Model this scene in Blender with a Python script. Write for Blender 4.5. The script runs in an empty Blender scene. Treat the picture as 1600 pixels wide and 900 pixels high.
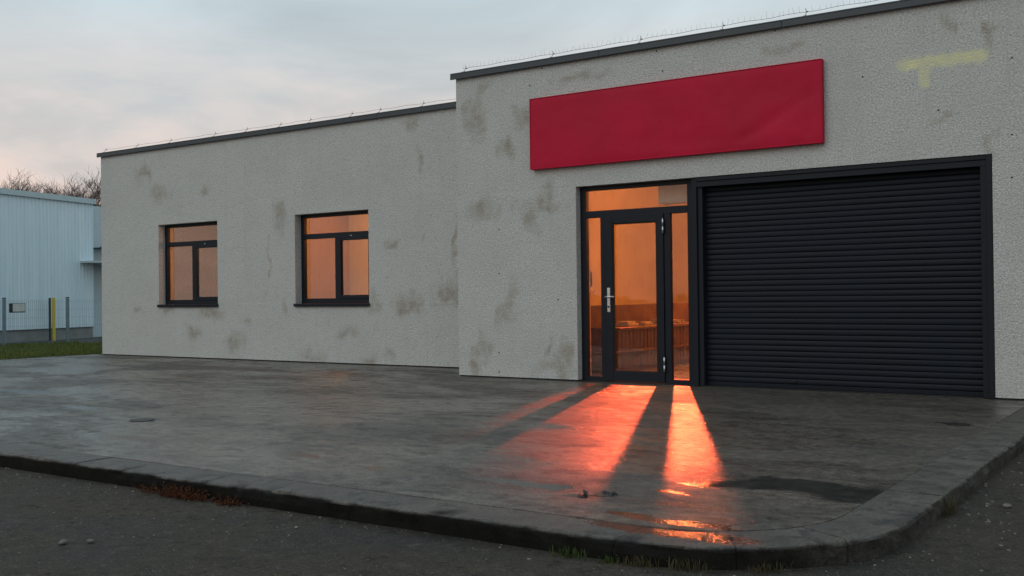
import bpy, bmesh, math, random
from mathutils import Vector, Matrix, noise as mnoise
random.seed(7)
S = bpy.context.scene
C = S.collection
rad = math.radians

# ------------------------------------------------------------------ camera
F, YAW, PITCH, ROLL = 1621.65, -0.6002, 0.0071, -0.01134
fw = Vector((math.sin(YAW)*math.cos(PITCH), math.cos(YAW)*math.cos(PITCH), math.sin(PITCH)))
rt = Vector((math.cos(YAW), -math.sin(YAW), 0)); up = rt.cross(fw)
r2 = rt*math.cos(ROLL) + up*math.sin(ROLL); u2 = -rt*math.sin(ROLL) + up*math.cos(ROLL)
cd = bpy.data.cameras.new('camera'); cam = bpy.data.objects.new('camera', cd); C.objects.link(cam)
cd.sensor_width = 36; cd.lens = F/1600*36; cd.clip_end = 2000; cd.clip_start = .05
M = Matrix((r2, u2, -fw)).transposed().to_4x4(); M.translation = Vector((0, -11.2, 1.086))
cam.matrix_world = M
S.camera = cam
S.view_settings.view_transform = 'Standard'; S.view_settings.look = 'None'
S.view_settings.exposure = 0.0; S.view_settings.gamma = 1

# ------------------------------------------------------------------ node helper
class NT:
    def __init__(s, tree): s.t = tree; s.n = tree.nodes; s.l = tree.links
    def add(s, typ, ins=None, **kw):
        nd = s.n.new(typ)
        for k, v in kw.items(): setattr(nd, k, v)
        for k, v in (ins or {}).items():
            sock = nd.inputs[k]
            if isinstance(v, bpy.types.NodeSocket): s.l.new(v, sock)
            else: sock.default_value = v
        return nd
    def math(s, op, a, b=0.0, c=None, clamp=False):
        d = {0: a, 1: b}
        if c is not None: d[2] = c
        return s.add('ShaderNodeMath', d, operation=op, use_clamp=clamp).outputs[0]
    def mix(s, f, a, b, blend='MIX'):
        nd = s.n.new('ShaderNodeMix'); nd.data_type = 'RGBA'; nd.blend_type = blend
        for i, v in ((0, f), (6, a), (7, b)):
            if isinstance(v, bpy.types.NodeSocket): s.l.new(v, nd.inputs[i])
            else: nd.inputs[i].default_value = v
        return nd.outputs[2]
    def noise(s, vec, scale, detail=4, rough=.55, dist=0.0):
        return s.add('ShaderNodeTexNoise', {'Vector': vec, 'Scale': scale, 'Detail': detail, 'Roughness': rough, 'Distortion': dist}).outputs['Fac']
    def ramp(s, fac, lo, hi, a=0.0, b=1.0):
        return s.add('ShaderNodeMapRange', {0: fac, 1: lo, 2: hi, 3: a, 4: b}, clamp=True).outputs[0]
    def scalev(s, vec, sc):
        return s.add('ShaderNodeVectorMath', {0: vec, 1: sc}, operation='MULTIPLY').outputs[0]
def col(r, g, b): return (r, g, b, 1)

# ------------------------------------------------------------------ world: overcast dusk sky
SUN_EL, SUN_AZ = 12, 200
w = bpy.data.worlds.new('World'); S.world = w; w.use_nodes = True
nt = NT(w.node_tree); nt.n.clear()
tc = nt.add('ShaderNodeTexCoord').outputs['Generated']
sky = nt.add('ShaderNodeTexSky', sky_type='NISHITA', sun_disc=False)
sky.sun_elevation = rad(SUN_EL); sky.sun_rotation = rad(SUN_AZ); sky.air_density = 1.5; sky.dust_density = 2
sep = nt.add('ShaderNodeSeparateXYZ', {0: tc})
z = nt.math('MAXIMUM', sep.outputs[2], 0.0)
den = nt.math('ADD', z, .12)
cx = nt.math('DIVIDE', sep.outputs[0], den); cy = nt.math('DIVIDE', sep.outputs[1], den)
cv = nt.add('ShaderNodeCombineXYZ', {0: cx, 1: cy, 2: 0.0}).outputs[0]
n1 = nt.noise(cv, 1.1, 6, .55, .4); n2 = nt.noise(cv, .42, 3, .5, .2)
# elevation tint, the same all round: pink at the horizon, grey, then pale blue
el = nt.ramp(z, 0.02, 0.30)
tint = nt.add('ShaderNodeValToRGB', {0: el}); cr = tint.color_ramp
cr.elements[0].color = col(.84, .68, .63); cr.elements[1].color = col(.60, .74, .80)
e = cr.elements.new(.45); e.color = col(.79, .715, .68)
e = cr.elements.new(.68); e.color = col(.66, .685, .70)
bright = nt.ramp(n1, .35, .68, .83, 1.16)
cl = nt.mix(1.0, tint.outputs[0], nt.add('ShaderNodeCombineColor', {0: bright, 1: bright, 2: bright}).outputs[0], 'MULTIPLY')
cl = nt.mix(nt.ramp(n2, .45, .70, 0, .45), cl, col(.55, .67, .74))
warm = nt.math('MULTIPLY', nt.ramp(n1, .45, .62, 0, .95), nt.ramp(z, .07, .26, 1, 0))
cl = nt.mix(warm, cl, col(.96, .75, .66))
bg1 = nt.add('ShaderNodeBackground', {0: sky.outputs[0], 1: .05})
bg2 = nt.add('ShaderNodeBackground', {0: cl, 1: 1.0})
ms = nt.add('ShaderNodeMixShader', {0: .90, 1: bg1.outputs[0], 2: bg2.outputs[0]})
nt.l.new(ms.outputs[0], nt.add('ShaderNodeOutputWorld').inputs[0])

# weak veiled sun behind the cloud
sl = bpy.data.lights.new('sun', 'SUN'); so = bpy.data.objects.new('sun', sl); C.objects.link(so)
sl.energy = .5; sl.angle = rad(40); sl.color = (1, .93, .88)
sd = Vector((math.sin(rad(SUN_AZ))*math.cos(rad(35)), math.cos(rad(SUN_AZ))*math.cos(rad(35)), math.sin(rad(35))))
so.rotation_euler = sd.to_track_quat('Z', 'Y').to_euler()

# ------------------------------------------------------------------ materials
MATS = {}
def material(name):
    m = bpy.data.materials.new(name); m.use_nodes = True
    t = NT(m.node_tree); t.n.clear()
    out = t.add('ShaderNodeOutputMaterial')
    MATS[name] = m
    return m, t, out
def obj_co(t): return t.add('ShaderNodeTexCoord').outputs['Object']
def geo_co(t): return t.add('ShaderNodeNewGeometry').outputs['Position']
def principled(t, out, base, rough=.5, metal=0.0, normal=None, spec=.5):
    p = t.add('ShaderNodeBsdfPrincipled', {'Base Color': base, 'Roughness': rough, 'Metallic': metal, 'Specular IOR Level': spec})
    if normal is not None: t.l.new(normal, p.inputs['Normal'])
    t.l.new(p.outputs[0], out.inputs[0]); return p
def bump(t, h, strength, dist):
    return t.add('ShaderNodeBump', {'Height': h, 'Strength': strength, 'Distance': dist}).outputs[0]
def simple(name, c, rough=.5, metal=0.0, var=.12, scale=6.0, bmp=0.0, bscale=120.0, spec=.5):
    m, t, out = material(name); co = geo_co(t)
    n = t.noise(co, scale, 5, .6)
    k = t.ramp(n, .3, .7, 1-var, 1+var)
    base = t.mix(1.0, col(*c), t.add('ShaderNodeCombineColor', {0: k, 1: k, 2: k}).outputs[0], 'MULTIPLY')
    nr = bump(t, t.noise(co, bscale, 3), bmp, .004) if bmp else None
    r = t.ramp(n, .3, .7, max(0, rough-.08), min(1, rough+.08))
    principled(t, out, base, r, metal, nr, spec)
    return m

# rough cast wall render, stained; attributes stain / paint hold where dirt and paint sit
m, t, out = material('render_wall'); co = geo_co(t)
g1 = t.noise(co, 55, 3, .7); g2 = t.noise(co, 22, 3, .6); g3 = t.noise(co, 1.3, 4, .6)
vor = t.add('ShaderNodeTexVoronoi', {'Vector': co, 'Scale': 62.0}).outputs['Distance']
base = t.mix(t.ramp(g1, .32, .68), col(.32, .335, .325), col(.635, .645, .615))
base = t.mix(t.ramp(vor, .12, .0, 0, .8), base, col(.78, .82, .83))
base = t.mix(t.ramp(t.noise(co, 38, 2, .5), .62, .72, 0, .6), base, col(.19, .205, .21))
base = t.mix(t.ramp(g3, .40, .68, 0, .28), base, col(.37, .375, .365))
vs = t.noise(t.scalev(co, (5.0, 5.0, .55)), 1.0, 5, .6)
base = t.mix(t.ramp(vs, .55, .75, 0, .25), base, col(.36, .36, .345))
st = t.add('ShaderNodeAttribute', attribute_name='stain').outputs['Fac']
nb = t.noise(co, 9, 5, .65)
sf = t.math('MULTIPLY', st, t.ramp(nb, .34, .62, .35, 1.15), clamp=True)
sf = t.math('MULTIPLY', sf, t.ramp(g1, .3, .7, 1.0, .7), clamp=True)
base = t.mix(t.math('MULTIPLY', sf, .85), base, col(.25, .21, .155))
pt = t.add('ShaderNodeAttribute', attribute_name='paint').outputs['Fac']
pf = t.math('MULTIPLY', t.math('MULTIPLY', pt, t.ramp(g1, .36, .60, 1.0, .25), clamp=True), t.ramp(nb, .38, .60, .55, 1.0))
base = t.mix(t.math('MULTIPLY', pf, .95), base, col(.82, .80, .33))
h = t.math('ADD', t.math('MULTIPLY', g2, .5), t.math('ADD', g1, t.math('MULTIPLY', vor, -.9)))
principled(t, out, base, .9, 0, bump(t, h, .5, .011), .25)

# wet concrete apron; attribute wet = puddled
def concrete(name, c0, c1, cb, use_wet):
    m, t, out = material(name); co = geo_co(t)
    sx = t.scalev(co, (.55, 1.0, 1.0))
    a = t.noise(sx, .7, 6, .62, .6); b = t.noise(sx, 2.6, 6, .65, .4); f = t.noise(co, 70, 3, .7); g = t.noise(co, 14, 5, .7)
    base = t.mix(t.ramp(a, .40, .60), col(*c0), col(*c1))
    base = t.mix(t.ramp(b, .44, .66, 0, .75), base, col(*cb))
    k = t.ramp(f, .34, .66, .45, 1.6)
    base = t.mix(1.0, base, t.add('ShaderNodeCombineColor', {0: k, 1: k, 2: k}).outputs[0], 'MULTIPLY')
    k = t.ramp(g, .38, .62, .62, 1.42)
    base = t.mix(1.0, base, t.add('ShaderNodeCombineColor', {0: k, 1: k, 2: k}).outputs[0], 'MULTIPLY')
    m1 = t.noise(t.scalev(co, (1.0, 1.5, 1.0)), 4.0, 6, .7, .5); m2 = t.noise(t.scalev(co, (1.0, 1.8, 1.0)), 11.0, 5, .7)
    base = t.mix(t.ramp(m1, .49, .66, 0, .85), base, col(*[v*.6 for v in cb]))
    base = t.mix(t.ramp(m2, .54, .70, 0, .5), base, col(*[v*1.5 for v in c1]))
    # damp film: lower roughness in drifting patches
    damp = t.math('ADD', t.ramp(a, .42, .58), t.ramp(b, .42, .66, 0, .5))
    rough = t.math('ADD', t.math('ADD', t.ramp(t.math('ADD', t.math('MULTIPLY', damp, .4), t.ramp(a, .44, .56)), 0, 1.4, .55, .20), t.ramp(m1, .45, .62, -.04, .12)), t.ramp(f, .35, .65, .10, -.10))
    bh = t.math('ADD', t.math('MULTIPLY', f, .8), t.math('ADD', t.math('MULTIPLY', g, .8), t.math('MULTIPLY', m1, 1.2)))
    bs = t.add('ShaderNodeBump', {'Height': bh, 'Strength': .45, 'Distance': .013})
    if use_wet:
        wt = t.add('ShaderNodeAttribute', attribute_name='wet').outputs['Fac']
        wf = t.ramp(t.math('ADD', wt, t.math('ADD', t.math('MULTIPLY', t.math('SUBTRACT', b, .5), 1.2), t.math('ADD', t.math('MULTIPLY', t.math('SUBTRACT', m1, .5), 1.6), t.math('MULTIPLY', t.math('SUBTRACT', g, .5), 1.8)))), .38, .66)
        base = t.mix(t.math('MULTIPLY', wf, .60), base, col(.022, .022, .021))
        rough = t.add('ShaderNodeMix', {0: wf, 2: rough, 3: .10}).outputs[0]
        t.l.new(t.ramp(wf, 0, 1, .45, .13), bs.inputs['Strength'])
    principled(t, out, base, rough, 0, bs.outputs[0], .5)
    return m
concrete('apron_concrete', (.066, .056, .046), (.130, .111, .091), (.036, .032, .027), True)
# kerb concrete: grey top, dirt-blackened face (dirt lies on the faces the road splashes)
m, t, out = material('kerb_concrete'); co = geo_co(t)
a = t.noise(co, 3, 6, .65); f = t.noise(co, 60, 3, .7); pz = t.add('ShaderNodeSeparateXYZ', {0: co})
base = t.mix(t.ramp(a, .35, .65), col(.052, .046, .040), col(.108, .096, .083))
km = t.noise(co, 8, 6, .7)
base = t.mix(t.ramp(km, .50, .62, 0, .75), base, col(.022, .022, .021))
k = t.ramp(f, .3, .7, .6, 1.4)
base = t.mix(1.0, base, t.add('ShaderNodeCombineColor', {0: k, 1: k, 2: k}).outputs[0], 'MULTIPLY')
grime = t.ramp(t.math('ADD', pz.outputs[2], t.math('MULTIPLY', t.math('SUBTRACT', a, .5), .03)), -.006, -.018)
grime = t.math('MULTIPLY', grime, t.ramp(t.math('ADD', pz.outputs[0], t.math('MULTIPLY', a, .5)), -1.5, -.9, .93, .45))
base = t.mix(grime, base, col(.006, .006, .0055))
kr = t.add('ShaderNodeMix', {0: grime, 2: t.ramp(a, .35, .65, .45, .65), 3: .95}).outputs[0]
# puddle lying on the kerb in front of the door
px_ = t.math('MULTIPLY', t.math('ADD', pz.outputs[0], 2.12), 2.3); py_ = t.math('MULTIPLY', t.math('ADD', pz.outputs[1], 6.87), 11.0)
pd_ = t.math('SQRT', t.math('ADD', t.math('MULTIPLY', px_, px_), t.math('MULTIPLY', py_, py_)))
pw_ = t.ramp(t.math('ADD', pd_, t.math('MULTIPLY', t.math('SUBTRACT', t.noise(co, 7, 5, .7), .5), 2.2)), 1.25, .85)
base = t.mix(t.math('MULTIPLY', pw_, .6), base, col(.02, .02, .019))
kr = t.add('ShaderNodeMix', {0: pw_, 2: kr, 3: .08}).outputs[0]
kb = t.add('ShaderNodeBump', {'Height': t.math('ADD', f, t.math('MULTIPLY', a, 1.2)), 'Strength': t.ramp(pw_, 0, 1, .6, .16), 'Distance': .014})
pk = principled(t, out, base, kr, 0, kb.outputs[0], .4)
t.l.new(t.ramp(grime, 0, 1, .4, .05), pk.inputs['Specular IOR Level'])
# asphalt
m, t, out = material('asphalt'); co = geo_co(t)
a = t.noise(co, .9, 6, .65, .4); f = t.noise(co, 95, 3, .75); b = t.noise(co, 4.5, 5, .65)
v = t.add('ShaderNodeTexVoronoi', {'Vector': co, 'Scale': 110.0})
base = t.mix(t.ramp(a, .36, .66), col(.025, .023, .020), col(.058, .047, .035))
base = t.mix(t.ramp(b, .5, .7, 0, .5), base, col(.052, .042, .031))
k = t.ramp(f, .3, .72, .45, 1.7)
d1 = t.noise(co, 14, 5, .7)
base = t.mix(t.ramp(d1, .53, .66, 0, .8), base, col(.012, .011, .010))
base = t.mix(t.ramp(d1, .44, .32, 0, .7), base, col(.075, .064, .052))
base = t.mix(1.0, base, t.add('ShaderNodeCombineColor', {0: k, 1: k, 2: k}).outputs[0], 'MULTIPLY')
vc = t.add('ShaderNodeSeparateColor', {0: v.outputs['Color']}).outputs[0]
base = t.mix(t.ramp(vc, .965, .98, 0, .5), base, col(.13, .125, .115))
h = t.math('ADD', f, t.math('MULTIPLY', v.outputs['Distance'], -.6))
principled(t, out, base, t.ramp(a, .35, .65, .6, .85), 0, bump(t, h, .7, .014), .2)
# soil under grass
simple('soil', (.035, .04, .018), .9, 0, .4, 3, .6, 40)
simple('yard_asphalt', (.045, .045, .045), .75, 0, .3, 2, .4, 60)
simple('anthracite_metal', (.0080, .0118, .0180), .45, .0, .15, 3, .05, 200, .2)
simple('shutter_metal', (.0060, .0092, .0160), .55, .0, .25, 1.6, .05, 200, .2)
simple('coping_metal', (.035, .046, .054), .45, .2, .14, 2, .05, 90)
simple('steel', (.55, .56, .57), .3, .9, .1, 20)
simple('dark_gap', (.012, .012, .012), .9, 0, .2, 8)
simple('wire', (.12, .12, .12), .5, .6, .1, 10)
simple('plaster', (.62, .60, .57), .85, 0, .10, 1.2, .1, 40)
simple('brown_paint', (.36, .25, .19), .8, 0, .12, 1.5)
simple('ceiling_paint', (.66, .64, .6), .9, 0, .06, 1.5)
simple('wood_board', (.15, .095, .06), .5, 0, .35, 7)
simple('counter_wood', (.11, .07, .045), .4, 0, .35, 9)
simple('tile_floor', (.26, .24, .22), .28, 0, .12, 5)
simple('pale_plastic', (.62, .62, .55), .5, 0, .05, 5)
simple('dark_plastic', (.03, .03, .03), .45, 0, .1, 9)
simple('curtain', (.50, .45, .40), .9, 0, .12, 3)
simple('galvanised', (.20, .27, .30), .45, .3, .15, 8)
simple('yellow_paint', (.62, .47, .02), .45, 0, .12, 9)
simple('white_paint', (.55, .58, .58), .55, 0, .08, 9)
simple('plinth', (.20, .22, .22), .8, 0, .2, 3)
simple('shed_trim', (.42, .56, .60), .45, .0, .1, 2)
simple('shed_dark', (.04, .05, .06), .6, 0, .1, 4)
simple('stone', (.11, .105, .10), .8, 0, .35, 30, .4, 90)
simple('pale_chip', (.15, .14, .125), .8, 0, .35, 30)
simple('bark', (.060, .055, .052), .9, 0, .25, 5)
simple('iron', (.03, .03, .03), .5, .5, .25, 30, .5, 90)
# shed cladding with vertical rain streaks
m, t, out = material('cladding'); co = geo_co(t)
n = t.noise(t.scalev(co, (3.0, 3.0, .25)), 1.5, 4, .6)
principled(t, out, t.mix(t.ramp(n, .35, .7), col(.60, .77, .86), col(.70, .85, .92)), .45, 0, None, .4)
# sign skin
m, t, out = material('sign_red'); co = geo_co(t)
n = t.noise(co, 1.3, 4, .5); n2 = t.noise(co, 40, 2, .5)
base = t.mix(t.ramp(n, .32, .68), col(.40, .004, .028), col(.49, .008, .042))
principled(t, out, base, t.ramp(n, .3, .7, .42, .58), 0, bump(t, t.math('ADD', t.math('MULTIPLY', n, 3.0), t.math('MULTIPLY', n2, .04)), .25, .03), .16)
# foliage
def leaf(name, c0, c1):
    m, t, out = material(name)
    inf = t.add('ShaderNodeNewGeometry').outputs['Random Per Island']
    base = t.mix(inf, col(*c0), col(*c1))
    p = t.add('ShaderNodeBsdfPrincipled', {'Base Color': base, 'Roughness': .7, 'Specular IOR Level': .2})
    tr = t.add('ShaderNodeBsdfTranslucent', {0: base})
    t.l.new(t.add('ShaderNodeMixShader', {0: .25, 1: p.outputs[0], 2: tr.outputs[0]}).outputs[0], out.inputs[0])
leaf('grass_green', (.075, .105, .02), (.16, .19, .05))
leaf('grass_fresh', (.03, .055, .010), (.07, .10, .025))
leaf('grass_dry', (.10, .085, .045), (.055, .048, .025))
leaf('weed_rust', (.12, .036, .012), (.05, .022, .010))
# window glass: clear thin pane with Fresnel mirror
def glass(name, tint, film, refl):
    m, t, out = material(name); co = geo_co(t)
    fr = t.add('ShaderNodeFresnel', {0: 1.52}).outputs[0]
    fr = t.math('MULTIPLY', fr, refl, clamp=True)
    gl = t.add('ShaderNodeBsdfGlossy', {'Color': col(1, 1, 1), 'Roughness': .015})
    t.l.new(bump(t, t.noise(co, 2.2, 2, .4), .12, .02), gl.inputs['Normal'])
    tr = t.add('ShaderNodeBsdfTransparent', {0: col(*tint)})
    # dirt film and wet runs; its painted haze also stands in for reflected trees
    df = t.add('ShaderNodeBsdfDiffuse', {0: col(.4, .38, .35)})
    runs = t.ramp(t.noise(t.scalev(co, (34, 34, 1.3)), 1.0, 4, .6), .5, .68)
    dirt = t.math('ADD', t.ramp(t.noise(t.scalev(co, (4, 4, 1.2)), 1.6, 6, .65), .42, .72, film*.3, film), t.math('MULTIPLY', runs, film*.6))
    b = t.add('ShaderNodeMixShader', {0: dirt, 1: tr.outputs[0], 2: df.outputs[0]})
    t.l.new(t.add('ShaderNodeMixShader', {0: fr, 1: b.outputs[0], 2: gl.outputs[0]}).outputs[0], out.inputs[0])
glass('door_glass', (.95, .90, .82), .05, 1.2)
glass('window_glass', (.90, .88, .85), .11, 1.9)
def emit(name, c, s):
    m, t, out = material(name)
    t.l.new(t.add('ShaderNodeEmission', {0: col(*c), 1: s}).outputs[0], out.inputs[0])
emit('lamp_glow', (1, .42, .14), 12)
emit('flood_glow', (1, .22, .07), 800)

# ------------------------------------------------------------------ mesh helpers
class MB:
    def __init__(s): s.v = []; s.f = []; s.mi = []
    def quad(s, a, b, c, d, mi=0):
        n = len(s.v); s.v += [tuple(a), tuple(b), tuple(c), tuple(d)]; s.f.append((n, n+1, n+2, n+3)); s.mi.append(mi)
    def box(s, x0, x1, y0, y1, z0, z1, mi=0, rot=None):
        n = len(s.v)
        p = [Vector((x, y, zz)) for zz in (z0, z1) for y in (y0, y1) for x in (x0, x1)]
        if rot is not None: p = [rot @ q for q in p]
        s.v += [tuple(q) for q in p]
        for q in ((0, 2, 3, 1), (4, 5, 7, 6), (0, 1, 5, 4), (2, 6, 7, 3), (0, 4, 6, 2), (1, 3, 7, 5)):
            s.f.append(tuple(n+i for i in q)); s.mi.append(mi)
        return s
    def tube(s, pts, rs, seg=6, mi=0, cap=True):
        base = len(s.v); k = len(pts)
        for i, p in enumerate(pts):
            d = (pts[min(i+1, k-1)] - pts[max(i-1, 0)])
            if d.length < 1e-9: d = Vector((0, 0, 1))
            d.normalize()
            a = d.orthogonal().normalized(); b = d.cross(a)
            for j in range(seg):
                an = 2*math.pi*j/seg
                s.v.append(tuple(p + (a*math.cos(an) + b*math.sin(an))*rs[i]))
        for i in range(k-1):
            for j in range(seg):
                s.f.append((base+i*seg+j, base+i*seg+(j+1) % seg, base+(i+1)*seg+(j+1) % seg, base+(i+1)*seg+j)); s.mi.append(mi)
        if cap:
            s.f.append(tuple(base+j for j in reversed(range(seg)))); s.mi.append(mi)
            s.f.append(tuple(base+(k-1)*seg+j for j in range(seg))); s.mi.append(mi)
        return s
    def mesh(s, name, mats):
        me = bpy.data.meshes.new(name); me.from_pydata(s.v, [], s.f)
        for mm in (mats if isinstance(mats, (list, tuple)) else [mats]): me.materials.append(MATS[mm])
        if len(me.materials) > 1: me.polygons.foreach_set('material_index', s.mi)
        me.update(); return me
    def build(s, name, mats, parent=None, bevel=0.0, smooth=False, loc=None):
        return link(name, s.mesh(name, mats), parent, bevel, smooth, loc)
def link(name, me, parent=None, bevel=0.0, smooth=False, loc=None):
    o = bpy.data.objects.new(name, me); C.objects.link(o)
    if loc is not None: o.location = loc
    if parent: o.parent = parent; o.matrix_parent_inverse = parent.matrix_basis.inverted() if loc is None else Matrix()
    if bevel:
        b = o.modifiers.new('bevel', 'BEVEL'); b.width = bevel; b.segments = 2; b.limit_method = 'ANGLE'
    if smooth: me.polygons.foreach_set('use_smooth', [True]*len(me.polygons))
    return o
def box(name, x0, x1, y0, y1, z0, z1, mat, parent=None, bevel=0.0):
    return MB().box(x0, x1, y0, y1, z0, z1).build(name, mat, parent, bevel)
def empty(name, loc=(0, 0, 0)):
    o = bpy.data.objects.new(name, None); C.objects.link(o); o.location = loc; o.empty_display_size = .3
    return o
def tag(o, label=None, cat=None, group=None, kind=None):
    if label: o['label'] = label
    if cat: o['category'] = cat
    if group: o['group'] = group
    if kind: o['kind'] = kind
    return o
def breaks(vals, step):
    vals = sorted(set(round(v, 4) for v in vals)); out_ = []
    for a, b in zip(vals, vals[1:]):
        n = max(1, round((b-a)/step))
        out_ += [a+(b-a)*i/n for i in range(n)]
    return out_ + [vals[-1]]

# ================================================================== GROUND
RZ = -.10
o = MB(); o.quad((-300, -300, RZ), (300, -300, RZ), (300, 300, RZ), (-300, 300, RZ))
tag(o.build('road', 'asphalt'), kind='structure')
o = MB(); o.box(-120, -18.66, -7.10, 120, RZ-.05, -.035)
tag(o.build('yard', 'yard_asphalt'), kind='structure')
# grass strip bed between apron and fence, gently uneven
def gz(x, y): return .0 + .035*mnoise.noise((x*.6, y*.6, 0)) - .02
bed = MB(); gx = breaks([-25.0, -18.70], .3); gy = breaks([-7.05, 14], .3); idx = {}
for j, yy in enumerate(gy):
    for i, xx in enumerate(gx): idx[i, j] = len(bed.v); bed.v.append((xx, yy, gz(xx, yy)))
for j in range(len(gy)-1):
    for i in range(len(gx)-1):
        bed.f.append((idx[i, j], idx[i+1, j], idx[i+1, j+1], idx[i, j+1])); bed.mi.append(0)
tag(bed.build('grass_bed', 'soil', smooth=True), kind='structure')

# concrete apron: panels with open joints, a puddle mask per vertex
PUD = [(-2.30, -5.66, .26, .11), (-1.98, -5.47, .34, .20), (-1.66, -5.58, .24, .24), (-2.55, -5.98, .16, .06), (-2.86, -6.36, .07, .04), (-2.73, -6.27, .06, .035), (-2.15, -6.72, .42, .05),
       (-1.75, -2.2, .16, .10), (-4.3, -6.30, .30, .08), (-3.35, -6.22, .36, .07), (-5.3, -6.1, .35, .07), (-7.2, -6.2, .45, .10), (-9.4, -5.0, .5, .12), (-11.8, -4.2, .6, .16)]
def wet_at(x, y):
    m_ = 0
    x, y = x + .16*mnoise.noise((x*2.6, y*2.6, 31)) + .05*mnoise.noise((x*9, y*9, 33)), y + .14*mnoise.noise((x*2.6, y*2.6, 41)) + .05*mnoise.noise((x*9, y*9, 43))
    for (a, b, ra, rb) in PUD:
        d = math.sqrt(((x-a)/ra)**2 + ((y-b)/rb)**2)
        if d < 1.6: m_ = max(m_, min(1, max(0, 1.5-d)))
    return m_
CO_X, CO_Y, CO_R = -2.25, -6.12, 1.02        # kerb corner arc (outer)
KW = .30
def inside_apron(x, y):                       # inside the inner kerb line
    if y < CO_Y and x > CO_X: return math.hypot(x-CO_X, y-CO_Y) <= CO_R-KW-.003
    return x <= CO_X+CO_R-KW-.003 and y >= CO_Y-CO_R+KW+.003
apron = empty('apron'); tag(apron, kind='structure')
def slab(x0, x1, y0, y1, step, clip=False):
    b = MB(); xs = breaks([x0, x1], step); ys = breaks([y0, y1], step); wet = []; ix = {}
    for j, yy in enumerate(ys):
        for i, xx in enumerate(xs):
            X, Y = xx, yy
            if clip and Y < CO_Y and X > CO_X:
                r = CO_R-KW-.003; d = math.hypot(X-CO_X, Y-CO_Y)
                # squash the rectangle's corner onto the arc
                mx = max(abs(X-CO_X), abs(Y-CO_Y))
                if d > 1e-6: X = CO_X+(X-CO_X)*mx/d*(1); Y = CO_Y+(Y-CO_Y)*mx/d
            ix[i, j] = len(b.v); b.v.append((X, Y, .0025*mnoise.noise((X*.7, Y*.7, 3)))); wet.append(wet_at(X, Y))
    for j in range(len(ys)-1):
        for i in range(len(xs)-1): b.f.append((ix[i, j], ix[i+1, j], ix[i+1, j+1], ix[i, j+1])); b.mi.append(0)
    # skirts down into the joints
    ring = [ix[i, 0] for i in range(len(xs))] + [ix[len(xs)-1, j] for j in range(1, len(ys))] + [ix[i, len(ys)-1] for i in reversed(range(len(xs)-1))] + [ix[0, j] for j in reversed(range(len(ys)))]
    low = {}
    for q in ring:
        if q not in low: low[q] = len(b.v); vx = b.v[q]; b.v.append((vx[0], vx[1], RZ+.005)); wet.append(0)
    for q, r in zip(ring, ring[1:]): b.f.append((r, q, low[q], low[r])); b.mi.append(0)
    ob = b.build('concrete_slab', 'apron_concrete', apron, smooth=False)
    at = ob.data.attributes.new('wet', 'FLOAT', 'POINT'); at.data.foreach_set('value', wet)
    return ob
YJ, XI, YI = -4.81, CO_X+CO_R-KW-.003, CO_Y-CO_R+KW+.003
slab(-18.65, -8.9, YI, YJ-.005, .07); slab(-8.888, XI, YI, YJ-.005, .04, True)
slab(-18.65, -8.9, YJ+.005, 1.25, .1); slab(-8.888, XI, YJ+.005, .40, .05)
MB().box(-18.65, XI, YI, 1.0, RZ-.02, -.03).build('joint_base', 'dark_gap', apron)

# kerb stones, one object each
kerb = empty('kerb'); tag(kerb, kind='structure')
def kerb_path(sv):                            # arc length along outer edge -> (point, outward normal)
    L1 = 16.4; La = CO_R*math.pi/2
    if sv <= L1: return Vector((-18.65+sv, CO_Y-CO_R, 0)), Vector((0, -1, 0))
    sv -= L1
    if sv <= La:
        an = -math.pi/2 + sv/CO_R; n = Vector((math.cos(an), math.sin(an), 0)); return Vector((CO_X, CO_Y, 0))+n*CO_R, n
    sv -= La
    return Vector((CO_X+CO_R, CO_Y+sv, 0)), Vector((1, 0, 0))
def kerb_stone(s0, s1):
    b = MB(); n = max(2, int((s1-s0)/.03)); prof = []
    prof = [(KW, 0), (.028, 0), (.010, -.006), (0, -.022), (-.002, -.06), (0, RZ-.04), (KW, RZ-.04)]
    dz = random.uniform(-.003, .004); off = random.uniform(-.004, .004)
    k = len(prof)
    for i in range(n+1):
        p, nn = kerb_path(s0+(s1-s0)*i/n)
        for q, (dx, zz) in enumerate(prof):
            wob = .016*mnoise.noise((p.x*3, p.y*3, q*.7)) + .012*mnoise.noise((p.x*11, p.y*11, q*1.3)) if 0 < q < 5 else 0
            chip = .03*max(0, mnoise.noise((p.x*9, p.y*9, 5))-.25) if q in (1, 2, 3) else 0
            v = p + nn*(off-dx+wob*.8-chip*1.5); b.v.append((v.x, v.y, zz+dz+wob*.5-chip))
    for i in range(n):
        for q in range(k): b.f.append((i*k+q, i*k+(q+1) % k, (i+1)*k+(q+1) % k, (i+1)*k+q)); b.mi.append(0)
    b.f.append(tuple(range(k))); b.f.append(tuple(n*k+q for q in reversed(range(k)))); b.mi += [0, 0]
    return b.build('kerb_stone', 'kerb_concrete', kerb)
s_ = 0.0; TOT = 16.4 + CO_R*math.pi/2 + 6.10
cuts = [0]
while cuts[-1] < 16.35: cuts.append(min(16.4, cuts[-1]+4.1))
La = CO_R*math.pi/2
cuts += [16.4+La*.34, 16.4+La*.67, 16.4+La]
while cuts[-1] < TOT-.3: cuts.append(min(TOT, cuts[-1]+.762))
for a_, b_ in zip(cuts, cuts[1:]): kerb_stone(a_+.0015, b_-.0015)
MB().box(-18.6, -2.3, CO_Y-CO_R+.02, CO_Y-CO_R+KW-.02, RZ-.02, -.015).build('joint_base', 'dark_gap', kerb)

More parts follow.
